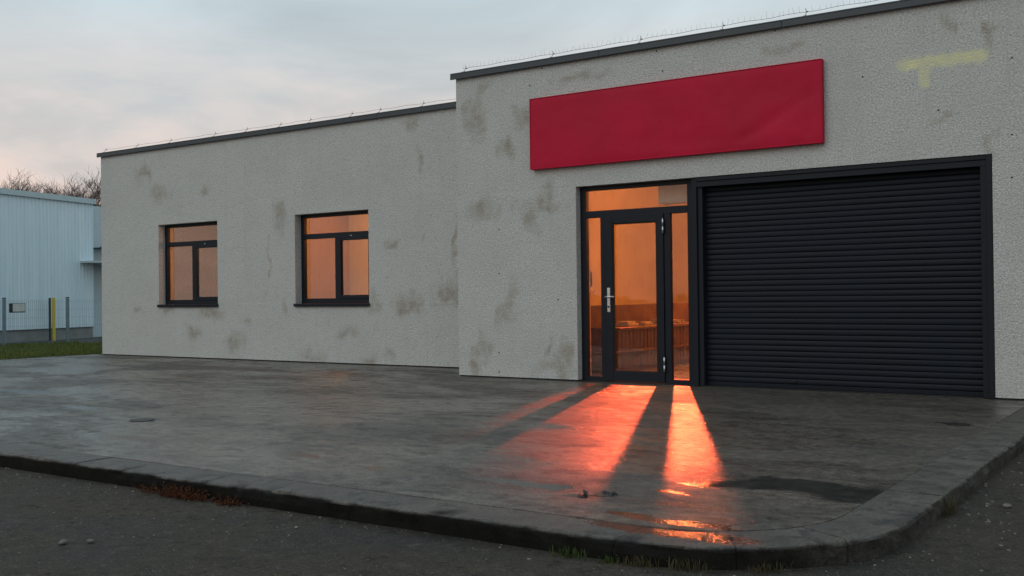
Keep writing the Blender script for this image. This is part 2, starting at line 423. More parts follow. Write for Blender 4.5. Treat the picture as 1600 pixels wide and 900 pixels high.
# round cover in the apron
cv_ = MB()
for r0, r1, zz in ((0, .088, .002), (.092, .11, .0025)):
    n = 32; b0 = len(cv_.v)
    for j in range(n):
        a = 2*math.pi*j/n
        cv_.v += [(r1*math.cos(a), r1*math.sin(a), zz), (r1*math.cos(a), r1*math.sin(a), -.004), (r0*math.cos(a), r0*math.sin(a), zz)]
    for j in range(n):
        p, q = b0+3*j, b0+3*((j+1) % n)
        cv_.f += [(p, q, q+2, p+2), (p+1, q+1, q, p)]; cv_.mi += [0, 0]
tag(cv_.build('drain_cover', 'iron', loc=(-8.03, -5.38, .004)), 'small dark round cover set in the wet concrete apron', 'cover')

# ================================================================== BUILDING
B = empty('commercial_building', (-8.55, 0, 0))
tag(B, 'grey rough-rendered flat-roofed building with lit glass door, dark shutter and two windows', 'building')
BS = [(-8.24, 3.46, 0.19, 0.24), (-8.04, 3.89, 0.08, 0.11), (-7.57, 3.39, 0.14, 0.18), (-7.74, 2.99, 0.11, 0.17), (-6.72, 3.84, 0.23, 0.07), (-6.29, 3.85, 0.13, 0.06), (-3.92, 3.81, 0.19, 0.06), (-8.17, 2.27, 0.25, 0.14), (-7.2, 2.23, 0.32, 0.1), (-7.04, 2.4, 0.08, 0.11), (-7.37, 2.05, 0.1, 0.12), (-7.67, 1.06, 0.13, 0.22), (-7.82, 0.85, 0.14, 0.15), (-8.17, 0.38, 0.09, 0.17), (-8.28, 0.14, 0.09, 0.14), (-6.85, 0.32, 0.11, 0.18), (-7.1, 0.37, 0.05, 0.15), (-6.99, 0.12, 0.24, 0.1), (-2.28, 3.79, 0.05, 0.09), (-1.87, 3.7, 0.06, 0.09), (-1.81, 3.58, 0.05, 0.09), (-2.36, 2.87, 0.09, 0.05), (-1.86, 2.53, 0.06, 0.1), (-1.85, 2.46, 0.05, 0.03)]
WS = [(-10.35, 3.78, 0.15, 0.12), (-10.22, 3.17, 0.05, 0.17), (-13.28, 2.46, 0.14, 0.21), (-13.56, 1.76, 0.03, 0.46), (-15.08, 0.85, 0.29, 0.12), (-16.31, 0.88, 0.22, 0.08), (-17.16, 0.9, 0.18, 0.06), (-14.48, 0.31, 0.2, 0.15), (-10.42, 0.92, 0.23, 0.2), (-10.89, 0.19, 0.13, 0.14), (-11.15, 0.97, 0.15, 0.18), (-12.51, 0.16, 0.27, 0.1), (-13.15, 0.98, 0.05, 0.2), (-10.73, 1.95, 0.14, 0.05), (-10.15, 1.95, 0.04, 0.09), (-9.66, 1.09, 0.27, 0.21), (-9.48, 1.88, 0.05, 0.4), (-16.98, 3.53, 0.23, 0.17), (-15.22, 3.06, 0.09, 0.05), (-11.29, 0.12, 0.12, 0.09), (-16.5, 3.11, 0.26, 0.14), (-11.78, 0.51, 0.2, 0.08), (-14.23, 0.71, 0.13, 0.09), (-15.61, 0.47, 0.18, 0.11)]
def stain_at(x, zz, lst, sd_):
    m_ = 0
    for (a, b, ra, rb) in lst:
        if abs(x-a) > ra*2.2 or abs(zz-b) > rb*2.2: continue
        wx = x + .16*mnoise.noise((x*3.7, zz*3.7, sd_)) + .03*mnoise.noise((x*19, zz*19, sd_)); wz = zz + .14*mnoise.noise((x*3.7, zz*3.7, sd_+9)) + .03*mnoise.noise((x*19, zz*19, sd_+4))
        d = math.sqrt(((wx-a)/ra)**2 + ((wz-b)/rb)**2)
        brk = .5+.9*mnoise.fractal((x*9, zz*4, sd_+2), .9, 2.1, 4)
        m_ = max(m_, min(1, max(0, (1.5-d)/1.1+brk*.5-.3))*(.72+.28*((a*7.3+b*3.1) % 1))*min(1, max(0, (1.9-d)/.5)))
    return m_
def seg_d(x, zz, p, q):
    ax, az = p; bx_, bz = q; dx, dz_ = bx_-ax, bz-az
    u = max(0, min(1, ((x-ax)*dx+(zz-az)*dz_)/(dx*dx+dz_*dz_))); return math.hypot(x-ax-u*dx, zz-az-u*dz_)
def paint_at(x, zz):
    if x < -3 or zz < 3: return 0
    d = min(seg_d(x, zz, (-2.72, 3.44), (-2.42, 3.425))-.055, seg_d(x, zz, (-2.45, 3.43), (-1.95, 3.43))-.06, seg_d(x, zz, (-2.50, 3.42), (-2.50, 3.22))-.05)
    d += .03*mnoise.noise((x*14, zz*14, 2))
    return min(1, max(0, (.016-d)/.026))
def wall(x0, x1, z0, z1, Y, holes, thick, stains, reveal, sd_, name):
    xs = breaks([x0, x1]+[h_[0] for h_ in holes]+[h_[1] for h_ in holes], .035)
    zs = breaks([z0, z1]+[h_[2] for h_ in holes]+[h_[3] for h_ in holes], .035)
    b = MB(); sa = []; pa = []; ix = {}
    for j, zz in enumerate(zs):
        for i, xx in enumerate(xs):
            ix[i, j] = len(b.v)
            edge = any(abs(xx-h_[0]) < .001 or abs(xx-h_[1]) < .001 or abs(zz-h_[2]) < .001 or abs(zz-h_[3]) < .001 for h_ in holes) or i in (0, len(xs)-1)
            dy = .0035*mnoise.noise((xx*2.3, zz*2.3, sd_)) + .002*mnoise.noise((xx*9, zz*9, sd_)) if not edge else .0
            b.v.append((xx, Y+dy, zz)); sa.append(stain_at(xx, zz, stains, sd_)); pa.append(paint_at(xx, zz) if Y == 0 else 0)
    for j in range(len(zs)-1):
        for i in range(len(xs)-1):
            mx, mz = (xs[i]+xs[i+1])/2, (zs[j]+zs[j+1])/2
            if any(h_[0] < mx < h_[1] and h_[2] < mz < h_[3] for h_ in holes): continue
            b.f.append((ix[i, j], ix[i+1, j], ix[i+1, j+1], ix[i, j+1])); b.mi.append(0)
    for (a, c, d, e_) in holes:
        for mi_, ya, yb in ((0, Y, Y+reveal), (1, Y+reveal, Y+thick)):
            b.quad((a, ya, d), (a, yb, d), (a, yb, e_), (a, ya, e_), mi_); b.quad((c, ya, d), (c, ya, e_), (c, yb, e_), (c, yb, d), mi_)
            b.quad((a, ya, e_), (a, yb, e_), (c, yb, e_), (c, ya, e_), mi_)
            if d > .1: b.quad((a, ya, d), (c, ya, d), (c, yb, d), (a, yb, d), mi_)
    # inner skin, coarse, with the same openings
    xs2 = sorted(set([x0, x1]+[h_[0] for h_ in holes]+[h_[1] for h_ in holes])); zs2 = sorted(set([z0, z1]+[h_[2] for h_ in holes]+[h_[3] for h_ in holes]))
    for i in range(len(xs2)-1):
        for j in range(len(zs2)-1):
            mx, mz = (xs2[i]+xs2[i+1])/2, (zs2[j]+zs2[j+1])/2
            if any(h_[0] < mx < h_[1] and h_[2] < mz < h_[3] for h_ in holes): continue
            b.quad((xs2[i], Y+thick, zs2[j]), (xs2[i], Y+thick, zs2[j+1]), (xs2[i+1], Y+thick, zs2[j+1]), (xs2[i+1], Y+thick, zs2[j]), 1)
    # outer ends and top
    for X in (x0, x1): b.quad((X, Y, z0), (X, Y+thick, z0), (X, Y+thick, z1), (X, Y, z1), 0)
    b.quad((x0, Y, z1), (x1, Y, z1), (x1, Y+thick, z1), (x0, Y+thick, z1), 0)
    ob = b.build(name, ['render_wall', 'plaster'], B)
    n = len(b.v)-len(sa); sa += [0]*n; pa += [0]*n
    ob.data.attributes.new('stain', 'FLOAT', 'POINT').data.foreach_set('value', sa)
    ob.data.attributes.new('paint', 'FLOAT', 'POINT').data.foreach_set('value', pa)
    return ob
BX0, BX1 = -8.55, .6
DX0, DX1, DZ1 = -6.68, -1.87, 2.44
W1 = (-16.56, -14.89, .975, 2.49); W2 = (-12.92, -11.255, .975, 2.49)
wall(BX0, BX1, .018, 4.03, 0, [(DX0, DX1, .018, DZ1)], .34, BS, .10, 11.3, 'block_wall')
wall(-18.35, BX0-.002, .018, 3.93, 1.2, [W1, W2], .34, WS, .14, 4.7, 'wing_wall')
def sidewall(X0, X1, y0, y1, z1):
    ob = box('side_wall', X0, X1, y0, y1, .018, z1, 'render_wall', B)
sidewall(BX0, BX0+.25, .341, 1.54, 4.03); box('side_wall', BX0, BX0+.25, 1.541, 8.4, 3.89, 4.03, 'render_wall', B); sidewall(BX1-.30, BX1, .341, 8.4, 4.03); sidewall(-18.35, -18.05, 1.541, 8.4, 3.93)
box('back_wall', -18.35, BX1, 8.402, 8.70, .018, 3.93, 'render_wall', B)
box('roof', BX0+.01, BX1-.01, .02, 8.68, 3.90, 4.035, 'coping_metal', B)
box('roof', -18.34, BX0-.01, 1.22, 8.68, 3.80, 3.935, 'coping_metal', B)
# dark bitumen strip below the render, its black painting in the shadow gap
for a, b_, yy in ((BX0, DX0, 0), (DX1, BX1, 0), (-18.35, BX0, 1.2)):
    box('base_strip', a+.01, b_-.005, yy+.012, yy+.2, RZ, .03, 'dark_gap', B)
box('foundation', -18.33, BX1-.02, 1.42, 8.5, RZ-.1, -.02, 'plinth', B)
# copings: metal lengths with hidden joints
def coping(x0, x1, Y, zt, n):
    for i in range(n):
        a = x0+(x1-x0)*i/n+.0015; b_ = x0+(x1-x0)*(i+1)/n-.0015
        mb = MB(); mb.box(a, b_, Y-.055, Y+.34, zt-.018, zt); mb.box(a, b_, Y-.055, Y-.040, zt-.085, zt-.0185); 
        mb.box(a, b_, Y-.0395, Y+.02, zt-.040, zt-.0190)
        mb.build('coping', 'coping_metal', B, .004)
coping(BX0-.06, BX1+.05, 0, 4.10, 4); coping(-18.41, BX0-.004, 1.2, 4.0, 4)
# lightning wire on holders and fine bird spikes above the copings
def roof_wire(x0, x1, Y, zt, holders, spikes):
    mb = MB()
    pts = [Vector((x0+(x1-x0)*i/60, Y+.03, zt+.062+.006*math.sin(i*1.7))) for i in range(61)]
    mb.tube(pts, [.0025]*61, 4)
    wobj = mb.build('lightning_wire', 'wire', B)
    for hx in holders:
        h_ = MB(); h_.tube([Vector((hx, Y-.03, zt)), Vector((hx-.01, Y+.03, zt+.065)), Vector((hx-.012, Y+.03, zt+.10))], [.004, .0035, .003], 5)
        h_.box(hx-.02, hx+.02, Y-.045, Y+.0, zt+.0005, zt+.006); h_.box(hx-.012, hx+.012, Y+.024, Y+.036, zt+.056, zt+.068)
        h_.build('wire_holder', 'wire', wobj)
    if spikes:
        sp = MB(); x = x0
        while x < x1:
            q = random.uniform(-.02, .02)
            sp.tube([Vector((x, Y+.03, zt+.06)), Vector((x+q, Y+.03+random.uniform(-.02, .02), zt+.06+random.uniform(.05, .085)))], [.0014, .0008], 3, cap=False); x += random.uniform(.05, .075)
        tag(sp.build('bird_spikes', 'wire', B), kind='stuff')
roof_wire(-8.45, .5, 0, 4.10, [-8.39, -7.0, -5.75, -4.69, -3.72, -2.7, -1.7, -.6], True)
roof_wire(-18.3, -8.7, 1.2, 4.0, [-18.2, -17.19, -16.19, -14.94, -14.1, -13.25, -12.54, -11.6, -10.99, -10.11, -9.2], False)
# small drill holes in the render, black discs standing in for their shade
me_disc = None
for (hx, hz) in [(-7.16, 3.99), (-7.349, 3.792), (-5.535, 3.981), (-5.462, 3.734), (-4.075, 4.001), (-3.122, 3.365), (-1.678, 3.368), (-1.688, 2.613), (-1.694, 2.192), (-2.369, 2.928), (-7.859, 1.962), (-7.868, 1.379), (-6.959, 1.027), (-7.882, 0.333), (-7.885, 0.079)]:
    if me_disc is None: me_disc = MB().tube([Vector((0, .02, 0)), Vector((0, -.007, 0)), Vector((0, -.009, 0))], [.008, .008, .005], 10).mesh('hole_disc', 'dark_gap')
    o = bpy.data.objects.new('hole_disc', me_disc); C.objects.link(o); o.parent = B; o.location = (hx+8.55, 0, hz)

# ---------------------------------------------------------------- windows
def window(Wr):
    x0, x1, z0, z1 = Wr; y0, y1 = 1.34, 1.41; fw_ = .07
    x0 += .002; x1 -= .002; z1 -= .002; z0 += .012
    mid = (x0+x1)/2; tz0, tz1 = 2.075, 2.16
    f = MB(); f.box(x0, x0+fw_, y0, y1, z0, z1); f.box(x1-fw_, x1, y0, y1, z0, z1)
    f.box(x0+fw_, x1-fw_, y0+.001, y1-.001, z1-.055, z1); f.box(x0+fw_, x1-fw_, y0+.001, y1-.001, z0, z0+.085)
    f.box(x0+fw_, x1-fw_, y0+.002, y1-.002, tz0, tz1); f.box(mid-.045, mid+.03, y0+.003, y1-.003, z0+.085, tz0)
    wo = f.build('window', 'anthracite_metal', B, .004)
    s = MB(); a, b_, c, d = mid+.031, x1-fw_+.004, z0+.075, tz0+.012; k = .062
    s.box(a, a+k, y0-.012, y0+.05, c, d); s.box(b_-k, b_, y0-.012, y0+.05, c, d); s.box(a+k, b_-k, y0-.011, y0+.049, d-k, d); s.box(a+k, b_-k, y0-.011, y0+.049, c, c+k)
    s.build('sash', 'anthracite_metal', wo, .004)
    for (pa, pb, pc, pd, yy) in ((x0+fw_, x1-fw_, tz1, z1-.055, y0+.035), (x0+fw_, mid-.045, z0+.085, tz0, y0+.035), (a+k, b_-k, c+k, d-k, y0+.022)):
        p = MB(); p.quad((pa-.006, yy, pc-.006), (pb+.006, yy, pc-.006), (pb+.006, yy, pd+.006), (pa-.006, yy, pd+.006)); p.build('pane', 'window_glass', wo)
    sl_ = MB(); sl_.box(x0-.02, x1+.02, 1.2-.035, y0+.01, z0-.030, z0-.001); sl_.box(x0-.02, x1+.02, 1.2-.036, 1.2-.028, z0-.05, z0-.0305)
    sl_.build('sill', 'anthracite_metal', wo, .003)
    ve = MB(); ve.box(mid+.30, mid+.34, y0-.003, y0+.001, tz0+.02, tz0+.028); ve.build('drain_cap', 'steel', wo)
    return wo
window(W1); window(W2)

# ---------------------------------------------------------------- glazed entrance
DY0, DY1 = .10, .165
f = MB(); ex0, ex1 = DX0+.003, -5.125
f.box(ex0, -6.592, DY0, DY1, 0, 2.437); f.box(-5.212, ex1, DY0, DY1, 0, 2.437)
f.box(-6.592, -5.212, DY0+.001, DY1-.001, 2.385, 2.437); f.box(-6.592, -5.212, DY0+.001, DY1-.001, 2.045, 2.13)
f.box(-6.392, -6.322, DY0+.002, DY1-.002, 0, 2.045); f.box(-5.518, -5.436, DY0+.002, DY1-.002, 0, 2.045)
f.box(-6.592, -6.392, DY0+.003, DY1-.003, 0, .06); f.box(-5.436, -5.212, DY0+.003, DY1-.003, 0, .06)
door = f.build('entrance_door', 'anthracite_metal', B, .004)
lf = MB(); a, b_, c, d = -6.318, -5.522, .012, 2.052
lf.box(a, -6.218, DY0-.014, DY0+.05, c, d); lf.box(-5.612, b_, DY0-.014, DY0+.05, c, d)
lf.box(-6.218, -5.612, DY0-.013, DY0+.049, 1.96, d); lf.box(-6.218, -5.612, DY0-.013, DY0+.049, c, .135)
lf.build('door_leaf', 'anthracite_metal', door, .004)
bd = MB()
for (pa, pb, pc, pd) in ((-6.218, -5.612, .135, 1.96),):
    bd.box(pa, pa+.014, DY0-.006, DY0+.02, pc, pd); bd.box(pb-.014, pb, DY0-.006, DY0+.02, pc, pd); bd.box(pa+.014, pb-.014, DY0-.005, DY0+.02, pc, pc+.014); bd.box(pa+.014, pb-.014, DY0-.005, DY0+.02, pd-.014, pd)
bd.build('glazing_bead', 'dark_gap', door)
for (pa, pb, pc, pd) in ((-6.592, -5.212, 2.13, 2.385), (-6.592, -6.392, .06, 2.045), (-5.436, -5.212, .06, 2.045), (-6.206, -5.624, .147, 1.948)):
    p = MB(); yy = DY0+.03; p.quad((pa-.004, yy, pc-.004), (pb+.004, yy, pc-.004), (pb+.004, yy, pd+.004), (pa-.004, yy, pd+.004)); p.build('pane', 'door_glass', door)
hd = MB(); yy = DY0-.014
hd.box(-6.292, -6.250, yy-.010, yy, .865, 1.165); hd.build('lock_plate', 'steel', door, .004)
hd = MB(); hd.tube([Vector((-6.271, yy-.01, 1.055)), Vector((-6.271, yy-.06, 1.055))], [.011, .011], 10)
hd.tube([Vector((-6.30, yy-.058, 1.055)), Vector((-6.25, yy-.06, 1.055)), Vector((-6.17, yy-.058, 1.055))], [.010, .011, .010], 8)
hd.build('handle', 'steel', door, .0, True)
cy_ = MB().tube([Vector((-6.271, yy-.009, .93)), Vector((-6.271, yy-.02, .93))], [.013, .012], 12); cy_.build('lock_cylinder', 'dark_gap', door)
for hz in (1.90, .235):
    h_ = MB(); h_.tube([Vector((-5.520, yy-.012, hz-.09)), Vector((-5.520, yy-.012, hz-.004))], [.011, .011], 10); h_.tube([Vector((-5.520, yy-.012, hz+.004)), Vector((-5.520, yy-.012, hz+.09))], [.011, .011], 10)
    h_.build('hinge', 'steel', door, 0, True)
box('threshold', DX0+.003, DX1-.003, .06, .40, -.02, .006, 'dark_gap', door)

# ---------------------------------------------------------------- roller shutter
sx0, sx1 = -5.122, DX1-.003
f = MB(); f.box(sx0, sx0+.062, .03, .30, .004, 2.437); f.box(sx0+.062, sx0+.125, .055, .30, .004, 2.33)
f.box(sx1-.058, sx1, .006, .30, .004, 2.437); f.box(sx1-.115, sx1-.058, .030, .30, .004, 2.36)
f.box(sx0+.062, sx1-.058, .012, .07, 2.39, 2.436); f.box(sx0+.062, sx1-.058, .026, .07, 2.325, 2.3895)
f.box(sx0+.01, sx1-.002, .31, .33, 2.30, 2.44)
sh = f.build('roller_shutter', 'anthracite_metal', B, .004)
# closing panel behind the curtain keeps the hall dark
box('guide_back', sx0+.1, sx1-.08, .235, .25, .004, 2.43, 'dark_gap', sh)
NS = 38; zt, zb = 2.395, .055; ph = (zt-zb)/NS; xa, xb = sx0+.110, sx1-.100
prof = [(0.000, .010), (.03, .003), (.12, .0), (.40, -.001), (.70, .0), (.90, .003), (.965, .006), (.97, .011)]
sm = MB()
for (u, dy) in prof: sm.v += [(0, dy, u*ph), (xb-xa, dy, u*ph)]
for i in range(len(prof)-1): sm.f.append((2*i, 2*i+1, 2*i+3, 2*i+2)); sm.mi.append(0)
sm.v += [(0, .046, 0), (xb-xa, .046, 0), (0, .046, ph), (xb-xa, .046, ph)]; n = 2*len(prof)
sm.f.append((n, n+2, n+3, n+1)); sm.mi.append(0)
sme = sm.mesh('slat', 'shutter_metal'); sme.polygons.foreach_set('use_smooth', [i < len(prof)-2 for i in range(len(sme.polygons))])
for i in range(NS):
    o = bpy.data.objects.new('slat', sme); C.objects.link(o); o.parent = sh
    o.matrix_parent_inverse = Matrix.Translation((8.55, 0, 0)) if False else Matrix()
    o.location = (xa+8.55-8.55, .150+random.uniform(-.0015, .0015), zb+i*ph); o.rotation_euler.x = random.uniform(-.03, .03)
bb = MB(); bb.box(xa, xb, .142, .19, .008, .053); bb.build('bottom_bar', 'shutter_metal', sh, .004)
ft = MB().box(-4.02, -3.94, .132, .142, .075, .10); ft.build('pull_grip', 'dark_gap', sh, .002)

# ---------------------------------------------------------------- rooms behind the glass
def panel(name, x0, x1, y0, y1, z0, z1, mat): return box(name, x0, x1, y0, y1, z0, z1, mat, B)
RX0, RX1, RY1 = -9.45, -4.98, 8.2
box('interior_floor', -8.29, RX1, .41, RY1, -.02, .006, 'tile_floor', B); box('interior_floor', RX0, -8.291, 1.55, RY1, -.02, .006, 'tile_floor', B)
box('interior_ceiling', -8.29, RX1+.1, .345, RY1+.1, 3.72, 3.78, 'ceiling_paint', B); box('interior_ceiling', RX0-.1, -8.291, 1.545, RY1+.1, 3.72, 3.78, 'ceiling_paint', B)
box('interior_wall', RX0-.12, RX0, 1.545, RY1+.12, -.02, 3.719, 'plaster', B)
box('interior_wall', RX0, RX1, RY1, RY1+.12, -.02, 3.719, 'plaster', B)
box('interior_wall', RX1, RX1+.10, .345, RY1+.12, -.02, 3.719, 'plaster', B)
# wing rooms
for (a, b_, yb) in ((-14.08, -9.70, 3.75), (-18.04, -14.20, 4.6)):
    box('interior_wall', a, b_, yb, yb+.1, 0, 3.71, 'plaster', B)
    box('interior_floor', a, b_, 1.545, yb-.002, -.01, .012, 'tile_floor', B)
    box('interior_ceiling', a, b_, 1.545, yb-.002, 2.78, 2.86, 'ceiling_paint', B)
box('interior_wall', -14.199, -14.081, 1.543, 4.7, 0, 3.71, 'brown_paint', B)
box('interior_wall', -9.699, -9.58, 1.543, 4.7, 0, 3.71, 'plaster', B)

# ================================================================== THINGS IN THE ROOMS
cn = empty('service_counter', (-6.95, 3.2, 0)); tag(cn, 'long low wooden counter with upright slats behind the glass door', 'counter')
y_ = 1.25
sme2 = MB().box(-.012, .012, -.048, .048, .08, .585).mesh('slat', 'counter_wood')
i = 0
while y_ < 5.6:
    o = bpy.data.objects.new('slat', sme2); C.objects.link(o); o.parent = cn; o.location = (-6.765+6.95+random.uniform(-.003, .003), y_-3.2, 0); y_ += .108
box('carcass', -7.18, -6.785, 1.22, 5.65, .01, .59, 'wood_board', cn)
box('counter_top', -7.19, -6.72, 1.18, 5.68, .592, .63, 'wood_board', cn, .006)
box('foot_rail', -6.745, -6.715, .85, 5.6, .285, .315, 'wood_board', cn, .004)
hw = MB(); hw.box(-7.30, -7.20, .75, 6.2, .006, .93); hwo = hw.build('half_partition', 'wood_board'); tag(hwo, 'waist-high brown partition behind the counter inside the door', 'partition')
for k, (yy, s_h, mt) in enumerate(((1.7, .07, 'pale_plastic'), (2.2, .05, 'steel'), (2.75, .08, 'pale_plastic'), (3.3, .05, 'steel'))):
    q = MB(); q.box(-7.08, -6.86, yy, yy+.30, .631, .631+s_h*.6)
    q.box(-7.05, -6.89, yy+.03, yy+.27, .631+s_h*.6+.0005, .631+s_h)
    tag(q.build('paper_tray', mt, None, .006), ['pale tray on the counter nearest the door', 'shiny tray second along the counter from the door', 'tall pale tray third along the counter from the door', 'shiny tray furthest along the counter from the door'][k], 'tray', 'trays on the counter')
# dark handset hanging on the room wall
hs = MB(); hs.tube([Vector((0, 0, .14)), Vector((.03, .0, .12)), Vector((.045, 0, .0)), Vector((.03, 0, -.12)), Vector((0, 0, -.14))], [.02, .026, .018, .026, .02], 8)
hs.tube([Vector((0, 0, -.14)), Vector((.02, .02, -.22)), Vector((.05, .05, -.24)), Vector((.06, .08, -.2))], [.006]*4, 6); hs.box(-.02, .012, -.04, .04, -.16, .16)
tag(hs.build('wall_handset', 'dark_plastic', None, 0, True, loc=(RX0+.02, 5.05, 1.36)), 'dark handset hanging on the wall, seen through the left side pane', 'handset')
bxu = empty('air_unit', (-5.56, .52, 2.2)); tag(bxu, 'pale box unit inside, behind the right end of the glass above the door', 'air unit')
box('casing', -5.75, -5.36, .42, .62, 2.195, 2.50, 'pale_plastic', bxu, .012)
box('louvre', -5.72, -5.39, .412, .4195, 2.21, 2.245, 'white_paint', bxu, .002)
box('bracket', -5.70, -5.41, .40, .64, 2.501, 3.72, 'pale_plastic', bxu)

# flood light high on the room wall: the beam that falls out through the door
LP = Vector((-8.85, 7.4, 3.50)); AIM = Vector((-5.68, 0.1, .70)); dirv = (AIM-LP).normalized()
fl = empty('flood_light', LP); tag(fl, 'flood lamp high on the room wall throwing orange light through the door', 'lamp')
q = dirv.to_track_quat('-Z', 'Y').to_matrix()
hb = MB(); hb.box(-.16, .16, -.12, .12, .03, .16, rot=q); h1 = hb.build('housing', 'dark_plastic', None, .008); h1.parent = fl
hb = MB(); hb.box(-.10, .10, -.075, .075, .018, .029, rot=q); h1 = hb.build('lens', 'flood_glow'); h1.parent = fl
hb = MB()
for bxv in ((-.145, -.135, -.115, .115), (.135, .145, -.115, .115), (-.135, .135, -.115, -.105), (-.135, .135, .105, .115)): hb.box(*bxv, -.30, .0295, rot=q)
h1 = hb.build('added_visor', 'dark_plastic'); h1.parent = fl  # unseen hood added to keep the lens glow off the room wall
hb = MB(); hb.box(-.60, .0, -.02, .02, .06, .10); h1 = hb.build('bracket', 'dark_plastic'); h1.parent = fl
def lamp(name, typ, loc, power, color, size, parent=None):
    l = bpy.data.lights.new(name, typ); l.energy = power; l.color = color; l.shadow_soft_size = size
    o = bpy.data.objects.new(name, l); C.objects.link(o); o.location = loc
    if parent: o.parent = parent; o.location = Vector(loc)-parent.location
    return o
sp = lamp('flood_beam', 'SPOT', LP, 3600, (1, .11, .043), .06, fl); sp.data.spot_size = rad(13.4); sp.data.spot_blend = .4
sp.rotation_euler = dirv.to_track_quat('-Z', 'Y').to_euler()
def pendant(loc, power, color, label, drop):
    e_ = empty('pendant_lamp', loc); tag(e_, label, 'lamp', 'ceiling lamps in the rooms')
    g = MB(); n = 12
    pts = [Vector((0, 0, .10*math.cos(math.pi*i/8))) for i in range(9)]; rs = [max(.004, .10*math.sin(math.pi*i/8)) for i in range(9)]
    g.tube(pts, rs, 14); go = g.build('globe', 'lamp_glow', None, 0, True); go.parent = e_
    cdm = MB().tube([Vector((0, 0, .10)), Vector((0, 0, drop))], [.008, .008], 6); co_ = cdm.build('cord', 'dark_plastic'); co_.parent = e_
    lo = lamp('bulb', 'POINT', (loc[0], loc[1], loc[2]-.14), power, color, .08, e_)
pendant((-5.55, 4.6, 2.9), 290, (1, .235, .022), 'globe lamp hanging in the room behind the glass door', .90)
pendant((-12.38, 2.75, 2.45), 66, (1, .32, .06), 'globe lamp hanging in the room behind the window nearer the door', .33)
pendant((-14.6, 2.6, 2.45), 52, (1, .40, .14), 'globe lamp hanging in the room behind the window farther from the door', .33)

# ================================================================== SIGN
sg = empty('sign_board', (-5.42, -.06, 3.14)); tag(sg, 'blank crimson sign board mounted above the glass door', 'sign')
bx0, bx1, bz0, bz1 = -7.30, -3.545, 2.705, 3.593
xs = breaks([bx0, bx1], .04); zs = breaks([bz0, bz1], .04); b = MB(); ix = {}
for j, zz in enumerate(zs):
    for i, xx in enumerate(xs):
        e1 = min(xx-bx0, bx1-xx, zz-bz0, bz1-zz); k = min(1, e1/.12)
        dy = (.012*mnoise.noise((xx*.9, zz*1.5, 1))+.004*mnoise.noise((xx*3.5, zz*4, 7)))*k
        u = (xx+4.35)*.55-(zz-2.86); dy += .010*math.exp(-(u/.08)**2)*math.exp(-((xx+4.2)/.45)**2)*k
        dy += .006*math.exp(-((xx+3.66-.1*(zz-3))/.05)**2)*k
        dy += .004*max(0, 1-e1/.05)**2
        ix[i, j] = len(b.v); b.v.append((xx, -.075+dy, zz))
for j in range(len(zs)-1):
    for i in range(len(xs)-1): b.f.append((ix[i, j], ix[i+1, j], ix[i+1, j+1], ix[i, j+1])); b.mi.append(0)
face = b.build('face', 'sign_red', sg, smooth=True)
e_ = MB(); rr = .012
e_.box(bx0-rr, bx0-.0005, -.078, -.008, bz0-rr, bz1+rr); e_.box(bx1+.0005, bx1+rr, -.078, -.008, bz0-rr, bz1+rr); e_.box(bx0, bx1, -.078, -.008, bz0-rr, bz0-.0005); e_.box(bx0, bx1, -.078, -.008, bz1+.0005, bz1+rr)
e_.build('edge_trim', 'sign_red', sg, .004)
box('backing', bx0+.02, bx1-.02, -.06, -.007, bz0+.02, bz1-.02, 'dark_plastic', sg)

# ================================================================== LEFT: GRASS, FENCE, SHED, TREES
def blades(name, mat, pts, hmin, hmax, wd, lean=.5, parent=None):
    mb = MB()
    for (x, y, zz) in pts:
        h_ = random.uniform(hmin, hmax); a = random.uniform(0, 6.283); l = random.uniform(.1, lean)*h_
        dx, dy = math.cos(a), math.sin(a); w_ = wd*random.uniform(.7, 1.3)
        px_, py_ = -dy*w_/2, dx*w_/2; n = len(mb.v)
        mb.v += [(x-px_, y-py_, zz-.01), (x+px_, y+py_, zz-.01), (x+dx*l*.4+px_*.7, y+dy*l*.4+py_*.7, zz+h_*.6), (x+dx*l*.4-px_*.7, y+dy*l*.4-py_*.7, zz+h_*.6), (x+dx*l, y+dy*l, zz+h_)]
        mb.f += [(n, n+1, n+2, n+3), (n+3, n+2, n+4)]; mb.mi += [0, 0]
    return mb.build(name, mat, parent)
pts = []
for _ in range(52000):
    x = random.uniform(-24.6, -18.72); y = random.uniform(-3.0, 8.5)
    if mnoise.noise((x*.9, y*.9, 4))+.5 < random.random()*.75: continue
    pts.append((x, y, gz(x, y)))
tag(blades('grass', 'grass_green', pts, .03, .085, .012), 'rough green grass strip between concrete apron and wire fence', 'grass', kind='stuff')
pts = []
for _ in range(3500):
    x = random.uniform(-20.4, -18.72); y = random.uniform(-3.0, 6)
    pts.append((x, y, gz(x, y)))
tag(blades('dry_grass', 'grass_dry', pts, .02, .06, .012), 'dry brown grass along the apron edge', 'grass', kind='stuff')

